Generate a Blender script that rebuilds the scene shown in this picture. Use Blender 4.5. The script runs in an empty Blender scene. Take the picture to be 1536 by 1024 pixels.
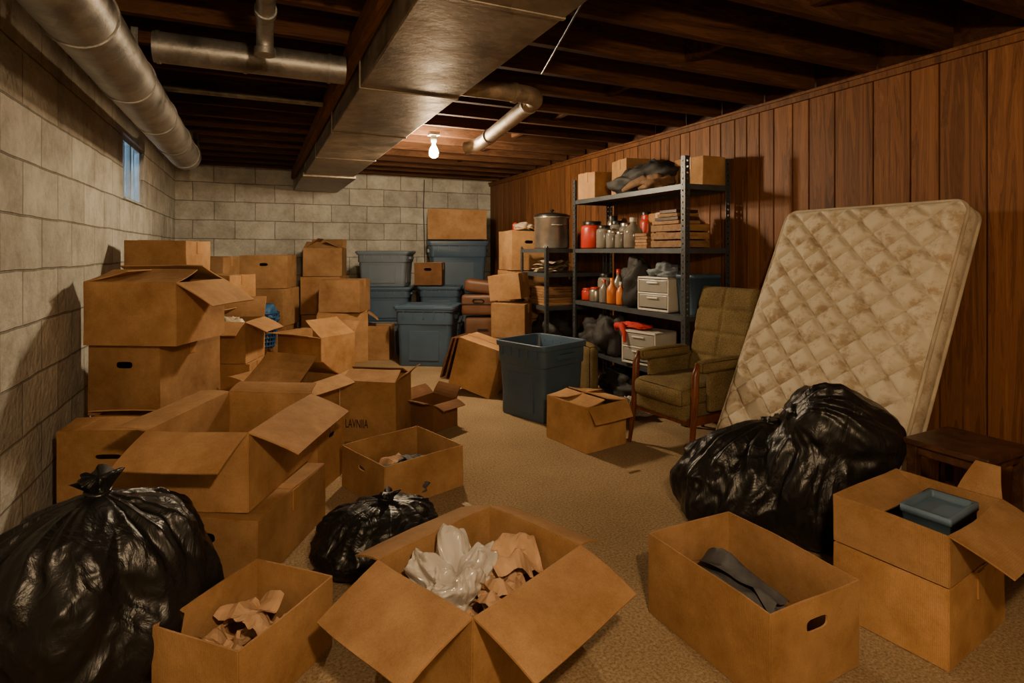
import bpy, math, random
from math import sin, cos, pi, radians, atan2, sqrt, tan
from mathutils import Matrix, Vector, noise, Euler
random.seed(7)
scene = bpy.context.scene
YAW = 24.3
CS, SN = cos(radians(YAW)), sin(radians(YAW))
def at(u, v):
    """floor survey grid (turned 24.3 deg against the walls) -> room coordinates"""
    return (u*CS+v*SN, -u*SN+v*CS)

# ------------------------------------------------------------------ materials
def newmat(name):
    m = bpy.data.materials.new(name); m.use_nodes = True
    nt = m.node_tree; b = nt.nodes['Principled BSDF']
    return m, nt, b
def N(nt, t, **kw):
    n = nt.nodes.new(t)
    for k, v in kw.items():
        if k in n.inputs: n.inputs[k].default_value = v
        else: setattr(n, k, v)
    return n
def L(nt, a, b): nt.links.new(a, b)
def ramp(nt, fac, stops):
    r = nt.nodes.new('ShaderNodeValToRGB')
    el = r.color_ramp.elements
    while len(el) > 1: el.remove(el[-1])
    el[0].position = stops[0][0]; el[0].color = (*stops[0][1], 1)
    for p, c in stops[1:]:
        e = el.new(p); e.color = (*c, 1)
    L(nt, fac, r.inputs['Fac']); return r.outputs['Color']
def bump(nt, b, h, strength=.3, dist=.01):
    n = N(nt, 'ShaderNodeBump'); n.inputs['Strength'].default_value = strength
    n.inputs['Distance'].default_value = dist
    L(nt, h, n.inputs['Height']); L(nt, n.outputs['Normal'], b.inputs['Normal'])
def simple(name, col, rough=.6, metal=0, var=.25, scale=8, bs=.15, **kw):
    m, nt, b = newmat(name)
    tc = N(nt, 'ShaderNodeTexCoord')
    no = N(nt, 'ShaderNodeTexNoise'); no.inputs['Scale'].default_value = scale; no.inputs['Detail'].default_value = 6
    L(nt, tc.outputs['Object'], no.inputs['Vector'])
    c0 = tuple(c*(1-var) for c in col); c1 = tuple(min(1, c*(1+var)) for c in col)
    L(nt, ramp(nt, no.outputs['Fac'], [(.3, c0), (.7, c1)]), b.inputs['Base Color'])
    b.inputs['Roughness'].default_value = rough; b.inputs['Metallic'].default_value = metal
    if bs: bump(nt, b, no.outputs['Fac'], bs, .01)
    for k, v in kw.items(): b.inputs[k.replace('_', ' ')].default_value = v
    return m

def cardboard(name, dark, light, vary=.28):
    m, nt, b = newmat(name)
    tc = N(nt, 'ShaderNodeTexCoord'); oi = N(nt, 'ShaderNodeObjectInfo')
    ms = N(nt, 'ShaderNodeMath', operation='MULTIPLY'); ms.inputs[1].default_value = 31
    L(nt, oi.outputs['Random'], ms.inputs[0])
    add = N(nt, 'ShaderNodeVectorMath', operation='ADD')
    L(nt, tc.outputs['Object'], add.inputs[0]); L(nt, ms.outputs[0], add.inputs[1])
    n1 = N(nt, 'ShaderNodeTexNoise'); n1.inputs['Scale'].default_value = 3.5; n1.inputs['Detail'].default_value = 9
    n1.inputs['Roughness'].default_value = .7
    L(nt, add.outputs[0], n1.inputs['Vector'])
    col = ramp(nt, n1.outputs['Fac'], [(.32, dark), (.5, tuple((a+b_)/2 for a, b_ in zip(dark, light))), (.66, light)])
    n2 = N(nt, 'ShaderNodeTexNoise'); n2.inputs['Scale'].default_value = 220; n2.inputs['Detail'].default_value = 3
    L(nt, add.outputs[0], n2.inputs['Vector'])
    hs = N(nt, 'ShaderNodeHueSaturation'); L(nt, col, hs.inputs['Color'])
    mr = N(nt, 'ShaderNodeMapRange'); mr.inputs['To Min'].default_value = 1-vary; mr.inputs['To Max'].default_value = 1+vary*.4
    L(nt, oi.outputs['Random'], mr.inputs['Value']); L(nt, mr.outputs[0], hs.inputs['Value'])
    mx = N(nt, 'ShaderNodeMixRGB', blend_type='MULTIPLY'); mx.inputs[0].default_value = .4
    L(nt, hs.outputs[0], mx.inputs[1]); L(nt, n2.outputs['Fac'], mx.inputs[2])
    L(nt, mx.outputs[0], b.inputs['Base Color'])
    b.inputs['Roughness'].default_value = .82; b.inputs['Specular IOR Level'].default_value = .22
    w = N(nt, 'ShaderNodeTexWave'); w.inputs['Scale'].default_value = 55; w.inputs['Distortion'].default_value = .6
    L(nt, tc.outputs['Object'], w.inputs['Vector'])
    mm = N(nt, 'ShaderNodeMath', operation='MULTIPLY_ADD'); mm.inputs[1].default_value = .07
    L(nt, w.outputs['Fac'], mm.inputs[0]); L(nt, n1.outputs['Fac'], mm.inputs[2])
    bump(nt, b, mm.outputs[0], .35, .014)
    return m
M_CARD = cardboard('cardboard', (.34, .172, .064), (.61, .35, .155))
M_TAPE = simple('packing_tape', (.38, .20, .08), .35, var=.1)
M_INK = simple('marker_ink', (.03, .018, .012), .6)

def block_wall(name, axis):
    m, nt, b = newmat(name)
    g = N(nt, 'ShaderNodeNewGeometry'); sp = N(nt, 'ShaderNodeSeparateXYZ'); cb = N(nt, 'ShaderNodeCombineXYZ')
    L(nt, g.outputs['Position'], sp.inputs[0])
    L(nt, sp.outputs[axis], cb.inputs[0]); L(nt, sp.outputs['Z'], cb.inputs[1])
    nw = N(nt, 'ShaderNodeTexNoise'); nw.inputs['Scale'].default_value = 3; nw.inputs['Detail'].default_value = 5
    L(nt, g.outputs['Position'], nw.inputs['Vector'])
    vm = N(nt, 'ShaderNodeVectorMath', operation='SCALE'); vm.inputs['Scale'].default_value = .024
    L(nt, nw.outputs['Color'], vm.inputs[0])
    va = N(nt, 'ShaderNodeVectorMath', operation='ADD'); L(nt, cb.outputs[0], va.inputs[0]); L(nt, vm.outputs[0], va.inputs[1])
    br = N(nt, 'ShaderNodeTexBrick')
    br.inputs['Scale'].default_value = 1; br.inputs['Brick Width'].default_value = .5; br.inputs['Row Height'].default_value = .25
    br.inputs['Mortar Size'].default_value = .006; br.inputs['Mortar Smooth'].default_value = .5
    br.inputs['Color1'].default_value = (.43, .42, .38, 1); br.inputs['Color2'].default_value = (.56, .55, .495, 1)
    br.inputs['Mortar'].default_value = (.29, .275, .24, 1)
    L(nt, va.outputs[0], br.inputs['Vector'])
    n1 = N(nt, 'ShaderNodeTexNoise'); n1.inputs['Scale'].default_value = 2.6; n1.inputs['Detail'].default_value = 10
    n1.inputs['Roughness'].default_value = .75; L(nt, g.outputs['Position'], n1.inputs['Vector'])
    mx = N(nt, 'ShaderNodeMixRGB', blend_type='MULTIPLY'); mx.inputs[0].default_value = .9
    L(nt, br.outputs['Color'], mx.inputs[1])
    L(nt, ramp(nt, n1.outputs['Fac'], [(.33, (.52, .49, .44)), (.60, (1.1, 1.09, 1.07))]), mx.inputs[2])
    L(nt, mx.outputs[0], b.inputs['Base Color'])
    n2 = N(nt, 'ShaderNodeTexNoise'); n2.inputs['Scale'].default_value = 32; n2.inputs['Detail'].default_value = 9
    L(nt, g.outputs['Position'], n2.inputs['Vector'])
    mu = N(nt, 'ShaderNodeMath', operation='MULTIPLY_ADD'); mu.inputs[1].default_value = -1.6
    L(nt, br.outputs['Fac'], mu.inputs[0]); L(nt, n2.outputs['Fac'], mu.inputs[2])
    bump(nt, b, mu.outputs[0], .9, .012)
    b.inputs['Roughness'].default_value = .93; b.inputs['Specular IOR Level'].default_value = .2
    return m

def wood(name, c0, c1, c2, grain=(14, 14, .9), rough=.45, attr=True, bs=.12, spec=.4):
    m, nt, b = newmat(name)
    tc = N(nt, 'ShaderNodeTexCoord'); mp = N(nt, 'ShaderNodeMapping'); mp.inputs['Scale'].default_value = grain
    at_ = N(nt, 'ShaderNodeAttribute'); at_.attribute_name = 'pv'
    sc = N(nt, 'ShaderNodeMath', operation='MULTIPLY'); sc.inputs[1].default_value = 37 if attr else 0
    L(nt, at_.outputs['Fac'], sc.inputs[0])
    ad = N(nt, 'ShaderNodeVectorMath', operation='ADD')
    L(nt, tc.outputs['Object'], mp.inputs['Vector']); L(nt, mp.outputs[0], ad.inputs[0]); L(nt, sc.outputs[0], ad.inputs[1])
    n1 = N(nt, 'ShaderNodeTexNoise'); n1.inputs['Scale'].default_value = 1; n1.inputs['Detail'].default_value = 7
    n1.inputs['Roughness'].default_value = .62; n1.inputs['Distortion'].default_value = 1.6
    L(nt, ad.outputs[0], n1.inputs['Vector'])
    ml = N(nt, 'ShaderNodeMath', operation='MULTIPLY'); ml.inputs[1].default_value = 9
    L(nt, n1.outputs['Fac'], ml.inputs[0])
    pp = N(nt, 'ShaderNodeMath', operation='PINGPONG'); pp.inputs[1].default_value = .5; L(nt, ml.outputs[0], pp.inputs[0])
    mxx = N(nt, 'ShaderNodeMath', operation='MULTIPLY_ADD'); mxx.inputs[1].default_value = .35; L(nt, pp.outputs[0], mxx.inputs[0])
    sb = N(nt, 'ShaderNodeMath', operation='SUBTRACT'); sb.inputs[1].default_value = .09; L(nt, n1.outputs['Fac'], sb.inputs[0]); L(nt, sb.outputs[0], mxx.inputs[2])
    col = ramp(nt, mxx.outputs[0], [(.28, c0), (.5, c1), (.72, c2)])
    hs = N(nt, 'ShaderNodeHueSaturation'); L(nt, col, hs.inputs['Color'])
    mr = N(nt, 'ShaderNodeMapRange'); mr.inputs['To Min'].default_value = .78; mr.inputs['To Max'].default_value = 1.15
    L(nt, at_.outputs['Fac'], mr.inputs['Value'])
    if attr: L(nt, mr.outputs[0], hs.inputs['Value'])
    L(nt, hs.outputs[0], b.inputs['Base Color'])
    b.inputs['Roughness'].default_value = rough; b.inputs['Specular IOR Level'].default_value = spec
    bump(nt, b, n1.outputs['Fac'], bs, .004)
    return m
M_PANEL = wood('wood_panelling', (.072, .027, .009), (.16, .063, .021), (.225, .095, .034), (13, 13, .7), .55, spec=.25)
M_JOIST = wood('joist_wood', (.027, .012, .006), (.062, .027, .012), (.098, .044, .019), (1.2, 14, 14), .85, spec=.12)
M_SUBFL = wood('subfloor_wood', (.032, .014, .007), (.065, .028, .012), (.095, .042, .018), (2, 10, 2), .85, spec=.12)
M_DWOOD = wood('dark_wood', (.022, .009, .005), (.055, .023, .012), (.09, .04, .02), (9, 9, 9), .38, attr=False)
M_REDWOOD = wood('chair_wood', (.06, .016, .006), (.13, .038, .012), (.18, .055, .02), (12, 12, 3), .35, attr=False)
M_CRATE = wood('crate_wood', (.16, .08, .035), (.28, .15, .06), (.36, .20, .085), (3, 12, 12), .7)

def carpet():
    m, nt, b = newmat('carpet')
    g = N(nt, 'ShaderNodeNewGeometry')
    n1 = N(nt, 'ShaderNodeTexNoise'); n1.inputs['Scale'].default_value = 95; n1.inputs['Detail'].default_value = 6; n1.inputs['Roughness'].default_value = .8
    n2 = N(nt, 'ShaderNodeTexNoise'); n2.inputs['Scale'].default_value = 1.6; n2.inputs['Detail'].default_value = 6
    L(nt, g.outputs['Position'], n1.inputs['Vector']); L(nt, g.outputs['Position'], n2.inputs['Vector'])
    c = ramp(nt, n1.outputs['Fac'], [(.36, (.22, .15, .078)), (.5, (.42, .30, .17)), (.64, (.60, .45, .28))])
    mx = N(nt, 'ShaderNodeMixRGB', blend_type='MULTIPLY'); mx.inputs[0].default_value = .75
    L(nt, c, mx.inputs[1]); L(nt, ramp(nt, n2.outputs['Fac'], [(.3, (.66, .64, .60)), (.65, (1.05, 1.03, 1))]), mx.inputs[2])
    L(nt, mx.outputs[0], b.inputs['Base Color']); b.inputs['Roughness'].default_value = 1
    b.inputs['Specular IOR Level'].default_value = .1
    bump(nt, b, n1.outputs['Fac'], .8, .016)
    return m
M_CARPET = carpet()
def galv(name, col, rough=.38, metal=.85):
    m, nt, b = newmat(name)
    tc = N(nt, 'ShaderNodeTexCoord')
    v = N(nt, 'ShaderNodeTexVoronoi'); v.inputs['Scale'].default_value = 18
    n = N(nt, 'ShaderNodeTexNoise'); n.inputs['Scale'].default_value = 4; n.inputs['Detail'].default_value = 9; n.inputs['Roughness'].default_value = .7
    L(nt, tc.outputs['Object'], v.inputs['Vector']); L(nt, tc.outputs['Object'], n.inputs['Vector'])
    mx = N(nt, 'ShaderNodeMixRGB'); mx.inputs[0].default_value = .12
    L(nt, n.outputs['Fac'], mx.inputs[1]); L(nt, v.outputs['Color'], mx.inputs[2])
    L(nt, ramp(nt, mx.outputs[0], [(.36, tuple(c*.4 for c in col)), (.6, col)]), b.inputs['Base Color'])
    L(nt, ramp(nt, n.outputs['Fac'], [(.3, (rough-.05,)*3), (.7, (rough+.2,)*3)]), b.inputs['Roughness'])
    b.inputs['Metallic'].default_value = metal
    bump(nt, b, n.outputs['Fac'], .3, .018)
    return m
M_DUCT = galv('duct_metal', (.28, .235, .18), .40, .7)
M_PIPE = galv('pipe_metal', (.30, .29, .27), .36, .75)
M_RACK = simple('rack_steel', (.075, .085, .095), .45, .4, var=.15, bs=.05)
M_TUB = simple('tub_plastic', (.052, .092, .145), .42, var=.12, scale=4, bs=.06)
M_TUB2 = simple('tub_plastic_grey', (.105, .135, .17), .42, var=.12, scale=4, bs=.06)
M_DRAW = simple('drawer_plastic', (.60, .57, .50), .35, var=.08, bs=.02)
M_DRAW2 = simple('drawer_front', (.30, .29, .26), .25, var=.08, bs=.02)
M_BLACKCL = simple('dark_cloth', (.020, .019, .019), .7, scale=20, bs=.4)
M_GREYCL = simple('grey_cloth', (.060, .060, .064), .7, scale=30, bs=.5)
M_BLUECL = simple('blue_cloth', (.03, .12, .28), .6, scale=20, bs=.4)
M_BROWNCL = simple('brown_cloth', (.16, .085, .04), .85, scale=20, bs=.5)
M_REDPL = simple('red_plastic', (.42, .03, .015), .35, bs=.05)
M_ORPL = simple('orange_plastic', (.60, .17, .02), .35, bs=.05)
M_WHPL = simple('white_plastic', (.6, .56, .48), .4, bs=.05)
M_BLACKPL = simple('black_plastic', (.012, .012, .012), .35, bs=.03)
M_STEEL = simple('pot_steel', (.50, .46, .40), .28, .85, bs=.03)
M_PAPER = simple('kraft_paper', (.46, .28, .15), .85, bs=.3, scale=12)
M_NEWS = simple('old_paper', (.40, .32, .22), .9, bs=.2, scale=25)
M_BLUEBOX = simple('blue_card', (.09, .15, .22), .5, bs=.05)
M_GLASS = simple('jar_glass', (.42, .39, .33), .12, var=.1, bs=0, Transmission_Weight=.6)
M_CLEAR = simple('clear_plastic_film', (.82, .78, .72), .22, var=.05, bs=.12, scale=14, Transmission_Weight=.45, Specular_IOR_Level=.7)

def bagmat():
    m, nt, b = newmat('bin_bag_plastic')
    tc = N(nt, 'ShaderNodeTexCoord')
    mp = N(nt, 'ShaderNodeMapping'); mp.inputs['Scale'].default_value = (1, 1, .5)
    L(nt, tc.outputs['Object'], mp.inputs['Vector'])
    n = N(nt, 'ShaderNodeTexNoise'); n.inputs['Scale'].default_value = 9; n.inputs['Detail'].default_value = 6; n.inputs['Distortion'].default_value = 1.2
    L(nt, mp.outputs[0], n.inputs['Vector'])
    b.inputs['Base Color'].default_value = (.0085, .0082, .0082, 1)
    b.inputs['Roughness'].default_value = .34; b.inputs['Specular IOR Level'].default_value = .38
    bump(nt, b, n.outputs['Fac'], .5, .035)
    return m
M_BAG = bagmat()

def fabric(name, c0, c1, scale=160):
    m, nt, b = newmat(name)
    tc = N(nt, 'ShaderNodeTexCoord')
    n = N(nt, 'ShaderNodeTexNoise'); n.inputs['Scale'].default_value = scale; n.inputs['Detail'].default_value = 4
    n2 = N(nt, 'ShaderNodeTexNoise'); n2.inputs['Scale'].default_value = 6; n2.inputs['Detail'].default_value = 5
    L(nt, tc.outputs['Object'], n.inputs['Vector']); L(nt, tc.outputs['Object'], n2.inputs['Vector'])
    mx = N(nt, 'ShaderNodeMixRGB'); mx.inputs[0].default_value = .35
    L(nt, n.outputs['Fac'], mx.inputs[1]); L(nt, n2.outputs['Fac'], mx.inputs[2])
    L(nt, ramp(nt, mx.outputs[0], [(.38, c0), (.6, c1)]), b.inputs['Base Color'])
    b.inputs['Roughness'].default_value = .95; b.inputs['Specular IOR Level'].default_value = .15
    bump(nt, b, n.outputs['Fac'], .5, .006)
    return m
M_OLIVE = fabric('olive_upholstery', (.092, .064, .028), (.205, .150, .068))

def mattress_mat():
    m, nt, b = newmat('mattress_ticking')
    tc = N(nt, 'ShaderNodeTexCoord')
    n = N(nt, 'ShaderNodeTexNoise'); n.inputs['Scale'].default_value = 10; n.inputs['Detail'].default_value = 9; n.inputs['Roughness'].default_value = .72; n.inputs['Distortion'].default_value = .1
    n2 = N(nt, 'ShaderNodeTexNoise'); n2.inputs['Scale'].default_value = 2.2; n2.inputs['Detail'].default_value = 6
    n3 = N(nt, 'ShaderNodeTexNoise'); n3.inputs['Scale'].default_value = 260
    for x in (n, n2, n3): L(nt, tc.outputs['Object'], x.inputs['Vector'])
    c = ramp(nt, n.outputs['Fac'], [(.47, (.58, .52, .41)), (.54, (.51, .44, .33)), (.585, (.42, .33, .225)), (.72, (.37, .29, .19))])
    mx = N(nt, 'ShaderNodeMixRGB', blend_type='MULTIPLY'); mx.inputs[0].default_value = .7
    L(nt, c, mx.inputs[1]); L(nt, ramp(nt, n2.outputs['Fac'], [(.3, (.80, .77, .71)), (.6, (1.02, 1, .98))]), mx.inputs[2])
    L(nt, mx.outputs[0], b.inputs['Base Color']); b.inputs['Roughness'].default_value = .9; b.inputs['Specular IOR Level'].default_value = .2
    bump(nt, b, n3.outputs['Fac'], .2, .004)
    return m
M_MATT = mattress_mat()
M_PIPING = simple('mattress_piping', (.40, .33, .23), .85)
def emis(name, col, s):
    m, nt, b = newmat(name)
    b.inputs['Base Color'].default_value = (*col, 1); b.inputs['Emission Color'].default_value = (*col, 1)
    b.inputs['Emission Strength'].default_value = s; return m

# ------------------------------------------------------------------ mesh builder
class MB:
    def __init__(s): s.v = []; s.f = []; s.m = []; s.s = []; s.a = []; s.M = Matrix.Identity(4)
    def add(s, vs, fs, mat=0, smooth=False, a=0.):
        o = len(s.v); s.v += [tuple(s.M @ Vector(p)) for p in vs]
        for f in fs:
            s.f.append([i+o for i in f]); s.m.append(mat); s.s.append(smooth); s.a.append(a)
    def box(s, c, d, mat=0, R=None, a=0.):
        x, y, z = d[0]/2, d[1]/2, d[2]/2
        vs = [Vector((i*x, j*y, k*z)) for k in (-1, 1) for j in (-1, 1) for i in (-1, 1)]
        if R is not None: vs = [R @ p for p in vs]
        vs = [p+Vector(c) for p in vs]
        s.add(vs, [(0, 2, 3, 1), (4, 5, 7, 6), (0, 1, 5, 4), (2, 6, 7, 3), (0, 4, 6, 2), (1, 3, 7, 5)], mat, False, a)
    def tube(s, pts, r, n=14, mat=0, caps=True, smooth=True):
        pts = [Vector(p) for p in pts]; rs = r if isinstance(r, (list, tuple)) else [r]*len(pts)
        vs = []; ref = None
        for i, p in enumerate(pts):
            t = (pts[min(i+1, len(pts)-1)]-pts[max(i-1, 0)]).normalized()
            if ref is None:
                ref = Vector((0, 0, 1)) if abs(t.z) < .9 else Vector((1, 0, 0))
            x = (ref-t*ref.dot(t)).normalized(); ref = x; y = t.cross(x)
            for k in range(n):
                a = 2*pi*k/n; vs.append(p+(x*cos(a)+y*sin(a))*rs[i])
        fs = []
        for i in range(len(pts)-1):
            for k in range(n):
                k2 = (k+1) % n; fs.append((i*n+k, i*n+k2, (i+1)*n+k2, (i+1)*n+k))
        s.add(vs, fs, mat, smooth)
        if caps:
            s.add(vs[:n], [tuple(range(n))[::-1]], mat); s.add(vs[-n:], [tuple(range(n))], mat)
    def lathe(s, c, prof, n=28, mat=0, smooth=True):
        vs = []; fs = []; c = Vector(c)
        for r, z in prof:
            for k in range(n):
                a = 2*pi*k/n; vs.append(c+Vector((r*cos(a), r*sin(a), z)))
        for i in range(len(prof)-1):
            for k in range(n):
                k2 = (k+1) % n; fs.append((i*n+k, i*n+k2, (i+1)*n+k2, (i+1)*n+k))
        s.add(vs, fs, mat, smooth)
    def grid(s, fn, nu, nv, mat=0, smooth=True, wrap=False, cap=False):
        vs = [fn(i/nu, j/nv) for j in range(nv+1) for i in range(nu+(0 if wrap else 1))]
        w = nu if wrap else nu+1; fs = []
        for j in range(nv):
            for i in range(nu):
                i2 = (i+1) % w; fs.append((j*w+i, j*w+i2, (j+1)*w+i2, (j+1)*w+i))
        if cap:
            c0 = sum((Vector(p) for p in vs[:w]), Vector())/w; c1 = sum((Vector(p) for p in vs[-w:]), Vector())/w
            n = len(vs); vs += [c0, c1]; b = nv*w
            for i in range(w):
                i2 = (i+1) % w; fs.append((i2, i, n)); fs.append((b+i, b+i2, n+1))
        s.add(vs, fs, mat, smooth)
    def loft(s, levels, mat=0, cs=5, cap0=True, cap1=True, smooth=True, c=(0, 0)):
        """rounded-rectangle loops: (w,d,z,r)"""
        vs = []; n = 4*(cs+1)
        for w, d, z, r in levels:
            for q, (sx, sy) in enumerate([(1, 1), (-1, 1), (-1, -1), (1, -1)]):
                for k in range(cs+1):
                    a = q*pi/2+k/cs*pi/2
                    vs.append((c[0]+sx*(w/2-r)+r*cos(a), c[1]+sy*(d/2-r)+r*sin(a), z))
        fs = []
        for i in range(len(levels)-1):
            for k in range(n):
                k2 = (k+1) % n; fs.append((i*n+k, i*n+k2, (i+1)*n+k2, (i+1)*n+k))
        s.add(vs, fs, mat, smooth)
        if cap0: s.add(vs[:n], [tuple(range(n))[::-1]], mat)
        if cap1: s.add(vs[-n:], [tuple(range(n))], mat)
    def rbox(s, c, d, r=.03, mat=0, n=4, R=None, puff=0.):
        """soft rounded cushion-like box"""
        x, y, z = d[0]/2, d[1]/2, d[2]/2; q = 10
        def face(ax, sg):
            def fn(u, v):
                p = [0, 0, 0]; hs = [x, y, z]
                o = [i for i in range(3) if i != ax]
                p[ax] = sg*hs[ax]
                def m(t): t = t*2-1; return (abs(t)**.7)*(1 if t > 0 else -1)
                p[o[0]] = m(u if sg > 0 else 1-u)*hs[o[0]]; p[o[1]] = m(v)*hs[o[1]]
                if ax == 1: p[o[0]] = -p[o[0]]
                P = Vector(p); I = Vector([max(-hs[i]+r, min(hs[i]-r, P[i])) for i in range(3)])
                dd = P-I
                if dd.length > 1e-9: P = I+dd.normalized()*r
                if puff:
                    k = puff*(1-(P[o[0]]/hs[o[0]])**2)*(1-(P[o[1]]/hs[o[1]])**2)
                    P[ax] += sg*max(0, k)
                if R is not None: P = R @ P
                return P+Vector(c)
            return fn
        for ax in range(3):
            for sg in (-1, 1): s.grid(face(ax, sg), q, q, mat)
    def blob(s, c, r, seed, amp=.25, freq=2.2, mat=0, nu=36, nv=22, smooth=True, zmin=None, ridge=.3):
        c = Vector(c)
        def fn(u, v):
            a = u*2*pi; b = (v-.5)*pi*.998
            d = Vector((cos(b)*cos(a), cos(b)*sin(a), sin(b)))
            q = d*freq+Vector((seed*3.1, seed*1.7, seed*.9))
            k = 1+amp*noise.noise(q)+ridge*amp*(1-2*abs(noise.noise(q*2.3)))+ridge*.5*amp*(1-2*abs(noise.noise(q*5.1)))
            p = c+Vector((d.x*r[0], d.y*r[1], d.z*r[2]))*k
            if zmin is not None and p.z < zmin: p.z = zmin
            return p
        s.grid(fn, nu, nv, mat, smooth, wrap=True)
    def sheet(s, c, w, d, seed, amp=.04, mat=0, rz=0., n=9, smooth=False, zmin=None, tilt=0.):
        c = Vector(c); R = Matrix.Rotation(rz, 3, 'Z') @ Matrix.Rotation(tilt, 3, 'X')
        def fn(u, v):
            x = (u-.5)*w; y = (v-.5)*d
            q = Vector((x*9+seed*5, y*9, seed*2.))
            p = R @ Vector((x+.25*amp*noise.noise(q*1.3), y+.25*amp*noise.noise(q*1.7), 0))
            p.z += amp*(1.2*noise.noise(q)+.6*abs(noise.noise(q*2)))
            p = p+c
            if zmin is not None: p.z = max(zmin, p.z)
            return p
        s.grid(fn, n, n, mat, smooth)
    def build(s, name, mats, loc=(0, 0, 0), rot=(0, 0, 0), bevel=0, solid=0, parent=None):
        me = bpy.data.meshes.new(name); me.from_pydata(s.v, [], s.f)
        for mt in mats: me.materials.append(mt)
        me.polygons.foreach_set('material_index', s.m); me.polygons.foreach_set('use_smooth', s.s)
        at_ = me.attributes.new('pv', 'FLOAT', 'FACE'); at_.data.foreach_set('value', s.a)
        me.update()
        ob = bpy.data.objects.new(name, me); scene.collection.objects.link(ob)
        ob.location = loc; ob.rotation_euler = rot
        if solid:
            md = ob.modifiers.new('thick', 'SOLIDIFY'); md.thickness = solid; md.offset = 0
        if bevel:
            md = ob.modifiers.new('bevel', 'BEVEL'); md.width = bevel; md.segments = 2; md.limit_method = 'ANGLE'; md.angle_limit = radians(40)
        if parent: ob.parent = parent
        return ob

# ------------------------------------------------------------------ room shell
XL, XR, YB, YF, ZJ, ZC = -.96, 3.45, 8.5, -1.3, 2.42, 2.66
mb = MB(); mb.box(((XL+XR)/2, (YB+YF)/2, -.05), (XR-XL+.4, YB-YF+.4, .1)); mb.build('floor', [M_CARPET])
WY0, WY1, WZ0, WZ1 = 5.35, 6.25, 1.74, 2.27
mb = MB(); T = .2
mb.box((XL-T/2, (YF+WY0)/2, ZC/2), (T, WY0-YF, ZC))
mb.box((XL-T/2, (WY1+YB)/2, ZC/2), (T, YB-WY1, ZC))
mb.box((XL-T/2, (WY0+WY1)/2, WZ0/2), (T, WY1-WY0, WZ0))
mb.box((XL-T/2, (WY0+WY1)/2, (WZ1+ZC)/2), (T, WY1-WY0, ZC-WZ1))
mb.build('wall_left', [block_wall('block_left', 'Y')])
mb = MB(); mb.box(((XL+XR)/2, YB+T/2, ZC/2), (XR-XL+2*T, T, ZC)); mb.build('wall_back', [block_wall('block_back', 'X')])
mb = MB(); mb.box(((XL+XR)/2, YF-T/2, ZC/2), (XR-XL+2*T, T, ZC)); mb.build('wall_front', [block_wall('block_front', 'X')])
mb = MB(); mb.box((XR+.11, (YF+YB)/2, ZC/2), (.16, YB-YF, ZC), 1)
edges = [1.664, 1.888, 2.04, 2.257, 2.51, 2.70, 2.83, 2.99, 3.12]
seq = [YF]
while seq[-1] < 1.4: seq.append(seq[-1]+random.choice([.13, .17, .2, .24]))
seq[-1] = 1.46; seq += edges
while seq[-1] < YB-.25: seq.append(seq[-1]+random.choice([.12, .15, .2, .24]))
seq.append(YB)
for a, b in zip(seq[:-1], seq[1:]):
    mb.box((XR+.015, (a+b)/2, ZJ/2), (.03, b-a-.009, ZJ), 0, a=random.random())
mb.build('wall_right', [M_PANEL, M_DWOOD], bevel=.003)
mb = MB(); mb.box((XR-.012, (YF+YB)/2, ZJ-.03), (.025, YB-YF, .05)); mb.box((XR-.02, (YF+YB)/2, ZJ-.008), (.04, YB-YF, .02))
mb.build('trim_1', [M_PANEL], bevel=.004)
mb = MB(); mb.box(((XL+XR)/2, (YB+YF)/2, ZC+.04), (XR-XL+.4, YB-YF+.4, .08))
mb.build('ceiling', [M_SUBFL])
mb = MB(); yj = -1.1
while yj < 8.4:
    mb.box(((XL+XR)/2, yj, (ZJ+ZC)/2), (XR-XL, .045, ZC-ZJ), a=random.random())
    yj += .42
for i in range(8):
    mb.box((2.35, -1.1+.42*(2*i+4)+.21, 2.55), (.04, .375, .18), a=random.random())
mb.build('ceiling_joists', [M_JOIST])
# window
mb = MB()
yc, zc_, ww, hh = (WY0+WY1)/2, (WZ0+WZ1)/2, WY1-WY0, WZ1-WZ0
xw = XL-.05
for yy in (WY0+.025, WY1-.025, yc): mb.box((xw, yy, zc_), (.05, .05, hh))
for zz in (WZ0+.02, WZ1-.02): mb.box((xw, yc, zz), (.05, ww, .04))
mb.box((xw, WY0+.25, zc_), (.03, .02, hh)); mb.box((xw, WY1-.25, zc_), (.03, .02, hh))
mb.box((XL-.01, yc, WZ0+.008), (.06, ww, .016))
mb.box((xw-.005, yc, zc_), (.006, ww, hh), 1)
mg = simple('window_glass', (.6, .7, .75), .15, var=.1, bs=.1, Transmission_Weight=.9)
mb.build('window_1', [simple('window_paint', (.42, .45, .45), .6), mg], bevel=.003)

# ------------------------------------------------------------------ ducts and pipes
mb = MB(); dx0, dx1, dz0, dz1 = .50, 1.04, 2.19, 2.40
ya, yb_ = YF+.03, 8.46
mb.box(((dx0+dx1)/2, (ya+yb_)/2, (dz0+dz1)/2), (dx1-dx0, yb_-ya, dz1-dz0))
yy = -.6
while yy < 8.3:
    mb.box(((dx0+dx1)/2, yy, (dz0+dz1)/2), (dx1-dx0+.014, .025, dz1-dz0+.010)); yy += 1.22
mb.box(((dx0+dx1)/2, 7.6, dz0+.0), (dx1-dx0+.05, 1.68, .05))
mb.build('rectangular_air_duct', [M_DUCT], bevel=.006)
mb = MB(); mb.box((dx0-.04, 3.5, 2.36), (.05, 9.4, .11), a=.4); mb.build('ceiling_beam', [wood('beam_wood', (.055, .02, .008), (.125, .05, .019), (.18, .077, .03), (14, 1.2, 14), .8, spec=.15)])
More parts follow.
